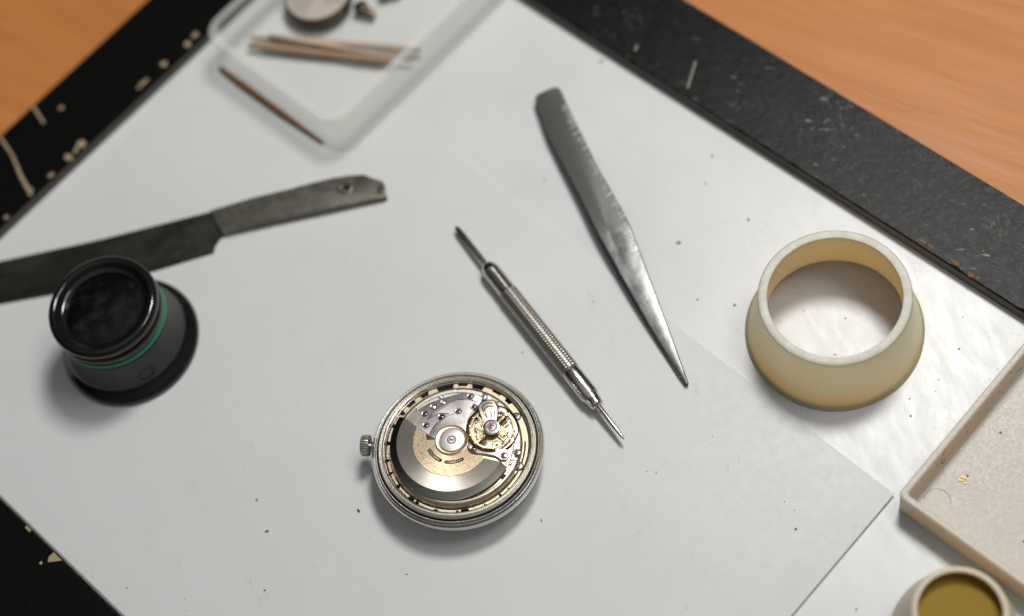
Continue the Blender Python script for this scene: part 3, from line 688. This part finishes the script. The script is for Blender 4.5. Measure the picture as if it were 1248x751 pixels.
# ------------------------------------------------------------------ dark knife blade
kn = thing('steel_blade', 'dark steel knife blade with holed tang behind the loupe', 'blade', (0, 0, ZP))
bm = bmesh.new()
prism(bm, [(-135, 62.9), (-125.4, 61.4), (-116.9, 60.0), (-91.5, 56.2), (-68.3, 53.7), (-61.3, 53.0), (-61.0, 45.6), (-62.2, 45.2), (-63.8, 43.6), (-64.6, 41.8), (-70.7, 42.2), (-79.1, 42.6), (-106.2, 46.2), (-118.7, 48.5), (-127.0, 49.9), (-136, 51.8)],
      0, lambda x, y: 1.25 if y > 46 + (-60 - x) * .12 + 1 else .5, .15)
finish('blade', bm, M_blade, kn, 30)
bm = bmesh.new()
out = [(-62.6, 53.1), (-52, 52.4), (-41.9, 51.2), (-36, 50.65), (-31.0, 50.0), (-27, 49.1), (-23.8, 48.15), (-23.3, 47.8), (-21.6, 45.5), (-20.4, 45.0), (-19.6, 44.1), (-19.5, 43.6), (-19.95, 39.9), (-20.2, 39.7), (-24.5, 40.4), (-33.2, 41.6), (-50.2, 44.2), (-61.1, 45.5), (-61.9, 49)]
hole = [(-28.9 + 1.0 * math.cos(t * math.pi / 8), 45.9 + 1.0 * math.sin(t * math.pi / 8)) for t in range(16)]
prism(bm, out, 0, 1.9, .3)
tg = finish('tang', bm, M_knife, kn, 30)
hb_ = bmesh.new(); lathe(hb_, [(1.0, -1), (1.0, 4)], 24, (-28.9, 45.9)); bmesh.ops.contextual_create(hb_, geom=[e_ for e_ in hb_.edges if e_.is_boundary])
bmesh.ops.holes_fill(hb_, edges=hb_.edges[:]); cut = finish('cutter', hb_, M_knife, None, 0)
md = tg.modifiers.new('hole', 'BOOLEAN'); md.object = cut; md.operation = 'DIFFERENCE'; md.solver = 'EXACT'
cut.location.z = ZP * MM
bpy.context.view_layer.update(); dg = bpy.context.evaluated_depsgraph_get()
nm = bpy.data.meshes.new_from_object(tg.evaluated_get(dg)); tg.modifiers.clear(); tg.data = nm; bpy.data.objects.remove(cut)
bm = bmesh.new(); lathe(bm, [(1.02, 1.88), (1.15, 1.98), (1.7, 1.96), (1.8, 1.88)], 32, (-28.9, 45.9)); finish('hole_rim', bm, metal('worn_rim', (.15, .13, .10), .4), kn, 40)
bm = bmesh.new(); prism(bm, [(-22.2, 41.2), (-20.15, 40.2), (-19.7, 43.4), (-21.2, 43.0)], 1.5, 1.93, .05); finish('bright_tip', bm, M_chrome, kn, 30)
bm = bmesh.new(); random.seed(9)
for i in range(26):
    t = i / 26; x = -59 + 30 * t; y = 45.35 - 4.0 * t * 1.0; y = 45.2 + (x + 61.1) * (-3.9 / 27.9)
    box(bm, (x, y + .55, 1.9), (.5, .5 * random.uniform(.6, 1.6), .12), .1)
finish('serration', bm, M_knife, kn, 0)

# ------------------------------------------------------------------ spring bar tool (pen shaped)
P0 = Vector((-6.3, 24.9)); P1 = Vector((13.75, -42.0)); dv = (P1 - P0).normalized(); LT = (P1 - P0).length
pen = thing('spring_bar_tool', 'slim knurled steel spring bar tool with fork tip and pin tip above the watch', 'tool', (P0.x, P0.y, ZP), math.atan2(dv.y, dv.x))
def xl(prof, n, zc, fn=None, mats=None, name='x', parent=pen, sm=35, bmx=None):
    b_ = bmx or bmesh.new(); rings = []
    for i, (x, r) in enumerate(prof):
        z_ = zc(x) if callable(zc) else zc
        rings.append([b_.verts.new((x, (fn(x, k, r) if fn else r) * math.cos(2 * math.pi * k / n), z_ + (fn(x, k, r) if fn else r) * math.sin(2 * math.pi * k / n))) for k in range(n)])
    for A, B in zip(rings, rings[1:]):
        for k in range(n): b_.faces.new((A[k], A[(k + 1) % n], B[(k + 1) % n], B[k]))
    b_.faces.new(rings[0][::-1]); b_.faces.new(rings[-1])
    return finish(name, b_, mats, parent, sm)
AX = 2.45
fork = bmesh.new()
loops = []
for x, wy, tz in [(0, .28, .15), (.6, .55, .22), (2, .68, .35), (7, .62, .5), (12, .60, .6), (14.2, .62, .6)]:
    zc = AX - .75 + .75 * min(1, x / 10)
    loops.append([(x, wy * c_, zc + tz * s_) for c_, s_ in ((1, .5), (.5, 1), (-.5, 1), (-1, .5), (-1, -.5), (-.5, -1), (.5, -1), (1, -.5))])
shell(fork, loops); finish('fork_tip', fork, M_dsteel, pen, 30)
xl([(13.2, .7), (13.6, 1.0), (14.2, 1.6), (15.0, 1.95), (16.0, 2.15)] + [(16.2 + .5 * i + d, r) for i in range(14) for d, r in ((0, 2.0), (.12, 2.18), (.36, 2.18), (.47, 2.0))] + [(23.2, 1.95)], 48, AX, None, M_chrome, 'front_collar')
kb = [(23.2, 2.0)] + [(23.3 + .25 * i, 2.22) for i in range(103)] + [(49.1, 2.0)]
xl(kb, 54, AX, lambda x, k, r: r + (.07 if (int(round(x / .25)) % 3 == 0) == (k % 3 == 0) else -.05) * (1 if 23.25 < x < 49 else 0), M_knurl, 'knurled_grip', sm=20)
xl([(49.1, 2.0), (49.3, 2.2), (50.0, 2.25), (56.6, 2.2), (56.9, 2.0), (57.3, 1.9), (57.5, 1.85), (58.1, 1.72), (58.3, 1.78), (58.9, 1.6), (59.1, 1.65), (59.7, 1.42), (60.0, 1.1), (60.1, .8)], 48, AX, None, M_chrome, 'rear_collar')
xl([(60.0, .68), (60.4, .72), (66, .55), (69.0, .40), (LT - .2, .26), (LT, .12)], 24, AX, None, M_chrome, 'pin_tip')

# ------------------------------------------------------------------ tweezers
tw = thing('tweezers', 'flat brushed steel tweezers with ridged grip, between the tool and the ring', 'tweezers', (0, 0, ZP))
st = [  # y_left, x_left, y_right, x_right, z of the upper arm
 (52.7, 23.3, 53.1, 28.3, 3.2), (52.3, 22.7, 52.7, 28.8, 3.2), (51.4, 22.25, 51.8, 29.15, 3.2), (45, 22.1, 46, 29.35, 3.7), (39.6, 22.1, 42.6, 29.5, 4.1), (32, 22.7, 33, 30.1, 4.7), (25, 23.4, 25, 30.6, 5.2),
 (18, 24.0, 18, 31.4, 5.6), (11.5, 24.4, 13, 31.95, 5.8), (7, 24.8, 9.5, 32.3, 5.8), (3, 25.3, 6.6, 32.5, 5.6), (-3, 26.0, -.5, 32.4, 5.2), (-10, 26.9, -9, 32.2, 4.5), (-16, 27.8, -17.0, 32.1, 3.7), (-22, 28.8, -22.5, 32.0, 3.1),
 (-27, 29.7, -27.5, 31.85, 2.5), (-31, 30.4, -31.2, 31.75, 2.1), (-33.9, 30.95, -33.9, 31.65, 1.9)]
st = [(a + .72 * (e - q), b_, c + .72 * (e - q), d, q) for a, b_, c, d, e in st for q in (1.9 + (e - 1.9) * .6,)]
def arm(zf, th, dx, name, mt, narrow=0.0):
    bm = bmesh.new(); loops = []
    for yl_, xl_, yr, xr, z in st:
        zz = zf(z); w_ = xr - xl_; nx = narrow * w_
        L = [(xl_ + nx + dx, yl_, zz), (xl_ + nx + dx - .0, yl_, zz + th * .7), (xl_ + nx + dx + .25, yl_ + (yr - yl_) * .05, zz + th)]
        for t in (.25, .5, .75): L.append((xl_ + dx + w_ * t, yl_ + (yr - yl_) * t, zz + th + .12 * math.sin(math.pi * t) * min(1, w_ / 5)))
        L += [(xr - nx + dx - .25, yr, zz + th), (xr - nx + dx, yr, zz + th * .7), (xr - nx + dx, yr, zz)]
        loops.append(L)
    shell(bm, loops)
    return finish(name, bm, mt, tw, 35)
ua = arm(lambda z: z - .9 - ZP, .95, 0, 'upper_arm', M_tweez)
arm(lambda z: max(0.0, (z - 1.9) * .10), 1.0, -.15, 'lower_arm', M_knife)
bm = bmesh.new(); prism(bm, [(22.8, 45), (29.2, 46), (28.8, 52.0), (27.0, 52.7), (23.6, 52.3), (22.6, 50.5)], .5, 1.6); finish('back_joint', bm, M_knife, tw, 0)
bm = bmesh.new(); random.seed(13)
def at(y):
    for (a, b_) in zip(st, st[1:]):
        if b_[2] <= y <= a[2]:
            t = (y - a[2]) / (b_[2] - a[2]); return a[3] + (b_[3] - a[3]) * t, a[4] + (b_[4] - a[4]) * t
    return st[-1][3], st[-1][4]
y = 47.0
while y > 1:
    x, z = at(y); L = random.uniform(.7, 1.5)
    box(bm, (x - .35 - L / 2, y - .1, z - ZP + .10), (L * random.uniform(.5, 1.6), random.uniform(.25, .5), .16), random.uniform(.1, .4), .05); y -= random.choice((.95, 1.05, 2.0))
finish('grip_ridges', bm, M_ridge, ua, 30)
bm = bmesh.new(); y = 10.0                             # fine teeth along the lower left edge
while y > -32:
    for (a, b_) in zip(st, st[1:]):
        if b_[0] <= y <= a[0]:
            t = (y - a[0]) / (b_[0] - a[0]); x = a[1] + (b_[1] - a[1]) * t; break
    box(bm, (x - .05, y, 1.0), (.3, .35, .5), 0); y -= .8
finish('edge_teeth', bm, M_knife, ua, 0)

# ------------------------------------------------------------------ clear plastic box with its contents
B0 = U * 5.6 + V * 62.3
bx = thing('clear_box', 'open clear plastic box with rounded corners at the top edge, holding sticks and a disc', 'box', (B0.x, B0.y, ZP), PA)
BW, BH = 85.0, 49.5
def bl(z, i, r): return [(x, y, z) for x, y in rrect(i, i, BW - i, BH - i, r, 8)]
bm = bmesh.new(); shell(bm, [bl(0, 1.0, 5.0), bl(.6, .4, 5.6), bl(11.3, 0, 6.0), bl(11.7, .0, 6.0), bl(12.0, .35, 5.7), bl(12.0, 1.5, 4.6), bl(11.7, 1.8, 4.2), bl(1.8, 2.2, 3.8), bl(1.1, 2.9, 3.2)])
finish('box_shell', bm, M_clear, bx, 40)
bm = bmesh.new(); shell(bm, [bl(12.05, -.1, 6.0), bl(12.4, .2, 5.8), bl(12.4, 2.0, 4.2), bl(12.05, 2.3, 4.0)], wrap=True); shell(bm, [bl(.1, -.5, 5.4), bl(.9, -.6, 5.6), bl(1.3, -.1, 5.4), bl(.95, 2.6, 3.6), bl(.1, 2.4, 3.8)], wrap=True); finish('cloudy_rim_refraction_band', bm, M_cloud, bx, 40)  # lip on top; lower band paints the thick base's grey refraction
bm = bmesh.new(); tube(bm, [(-.9, 46, .6), (-1.0, 38, .6), (-.95, 22, .6), (-.7, 7, .5)], [.6, .95, .9, .4], 8); finish('brown_refraction_strip', bm, M_chip_tint, bx, 50)  # added strip standing in for brown refraction along the wall's foot
ZB = ZP + 1.1
def stick(a, b_, r0, r1, z0, z1, label, mt):
    A = Vector((*a, z0)); B = Vector((*b_, z1)); bm = bmesh.new()
    n = 7; path = [A.lerp(B, i / n) for i in range(n + 1)]; c0 = A.copy()
    tube(bm, [p - c0 for p in path], [r0 * .55, r0, r0, r0 * .98, r1, r1, r1, r1 * .7], 12)
    return tag(finish('wooden_stick', bm, mt, None, 50, c0), label, 'stick', 'wooden sticks in the clear box')
stick((-42.2, 98.2), (-7.9, 77.6), 1.0, .85, ZB + 1.05, ZB + 1.05, 'darker brown wooden stick lying lowest of the three in the clear box', M_peg)
stick((-41.0, 100.6), (-.2, 78.3), .95, .95, ZB + 1.05, ZB + 1.05, 'longest pale wooden stick in the clear box, nearest the disc', M_peg2)
stick((-36.0, 97.7), (-3.0, 75.8), .8, .5, ZB + 2.75, ZB + .8, 'thin pale wooden stick whose pointed end juts out below the other two', M_peg2)
dk = thing('round_disc', 'round cream disc with dark edge beside the wooden sticks in the clear box', 'disc', (-20.8, 104.4, ZB))
bm = bmesh.new(); lathe(bm, [(.001, 0), (8.0, 0), (8.7, .5), (8.95, 2.2), (8.9, 3.6), (8.4, 4.0)], 72); finish('disc_edge', bm, M_discedge, dk, 40)
bm = bmesh.new(); lathe(bm, [(8.4, 4.0), (8.2, 4.2), (.001, 4.25)], 72, mi=0)
finish('disc_face', bm, M_disc, dk, 40)
bm = bmesh.new(); lathe(bm, [(.3, 4.24), (.3, 4.30), (7.4, 4.27), (7.4, 4.2)], 16, (0, 0), 150, 232, closed=True); lathe(bm, [(.3, 4.24), (.3, 4.30), (7.4, 4.27), (7.4, 4.2)], 16, (0, 0), -52, 20, closed=True)
box(bm, (1.4, -2.8, 4.27), (.9, 5.2, .08), .45)
finish('worn_patch', bm, M_disc2, dk, 30)
def bit(x, y, lab, s):
    t = thing('watch_part', lab, 'watch part', (x, y, ZB), s, 'small metal watch parts in the clear box')
    bm = bmesh.new(); lathe(bm, [(1.9, 0), (1.9, 1.6), (1.2, 2.0), (.001, 2.0)], 24); finish('dark_cap', bm, M_discedge, t, 40)
    bm = bmesh.new(); tube(bm, [(0, -1.2, .9), (.4, -3.0, .9), (.9, -4.4, .8)], [1.2, 1.3, .9], 12); finish('pin', bm, metal('brownish_pin', (.32, .24, .20), .4), t, 40)
bit(-11.2, 97.6, 'small dark metal part with a brownish pin, right beside the round disc', .5)
bit(-4.0, 100.0, 'small dark metal part farthest from the round disc, cut by the top edge', 1.1)

# ------------------------------------------------------------------ dust and specks
random.seed(17); bm = bmesh.new()
for x, y, r, ax in [(-47.3, -36.1, .55, 1.5), (-68.4, -33.4, .45, 2), (-68.9, -25.3, .3, 2.5), (16.0, -50.0, .22, 1), (17.9, -51.0, .18, 2), (41.4, -73.7, .42, 1.2), (41.4, -67.1, .2, 1), (42.7, -69.6, .2, 1),
                (-101.9, -35.2, .35, 1), (13.8, -82.1, .18, 1), (-9.3, -52.8, .28, 2.5), (-71.9, -46.7, .3, 1.6), (-46.6, -43.0, .15, 1), (13.0, -37.4, .2, 2), (9.6, -87, .16, 1), (9.8, -91, .16, 1)]:
    blob(bm, x, y, ZP, r * .6, .08, 7, 0, ax, random.uniform(0, 3))
for i in range(60): blob(bm, random.uniform(-100, 40), random.uniform(-95, 60), ZP, random.choice((.07, .1, .15)), .05, 6, 1, random.uniform(1, 2.5), random.uniform(0, 3))
for x, y, r in [(41.9, 1.7, .7), (57.3, 21.2, .55), (41.5, 58.0, .8), (40.9, -14.0, .45), (48.2, -18.5, .5), (70.0, -30.8, .3), (59.0, 1.4, .5), (74, -58, .4), (90, -47, .35), (84, -30, .4)]:
    blob(bm, x, y, .02, r * .7, .05, 8, 1, 1.2, random.uniform(0, 3))
for i in range(50):
    x, y = random.uniform(30, 110), random.uniform(-110, 60); q = uv(x, y)
    if q[0] < 66 and (Vector((x - 63.6, y + 73.7)).dot(Vector((.882, .471))) > 1 or Vector((x - 63.6, y + 73.7)).dot(Vector((.503, -.864))) > 1) and not (x > 62 and -100 < y < -50 and Vector((x - 62.7, y + 76.6)).dot(V) < 1):
        blob(bm, x, y, .02, random.choice((.1, .16, .25)), .04, 6, 1, random.uniform(1, 2.5), random.uniform(0, 3))
o = finish('dust', bm, [M_grime, plain('grey_dust', (.26, .25, .22), .8)], None, 0); o['kind'] = 'stuff'
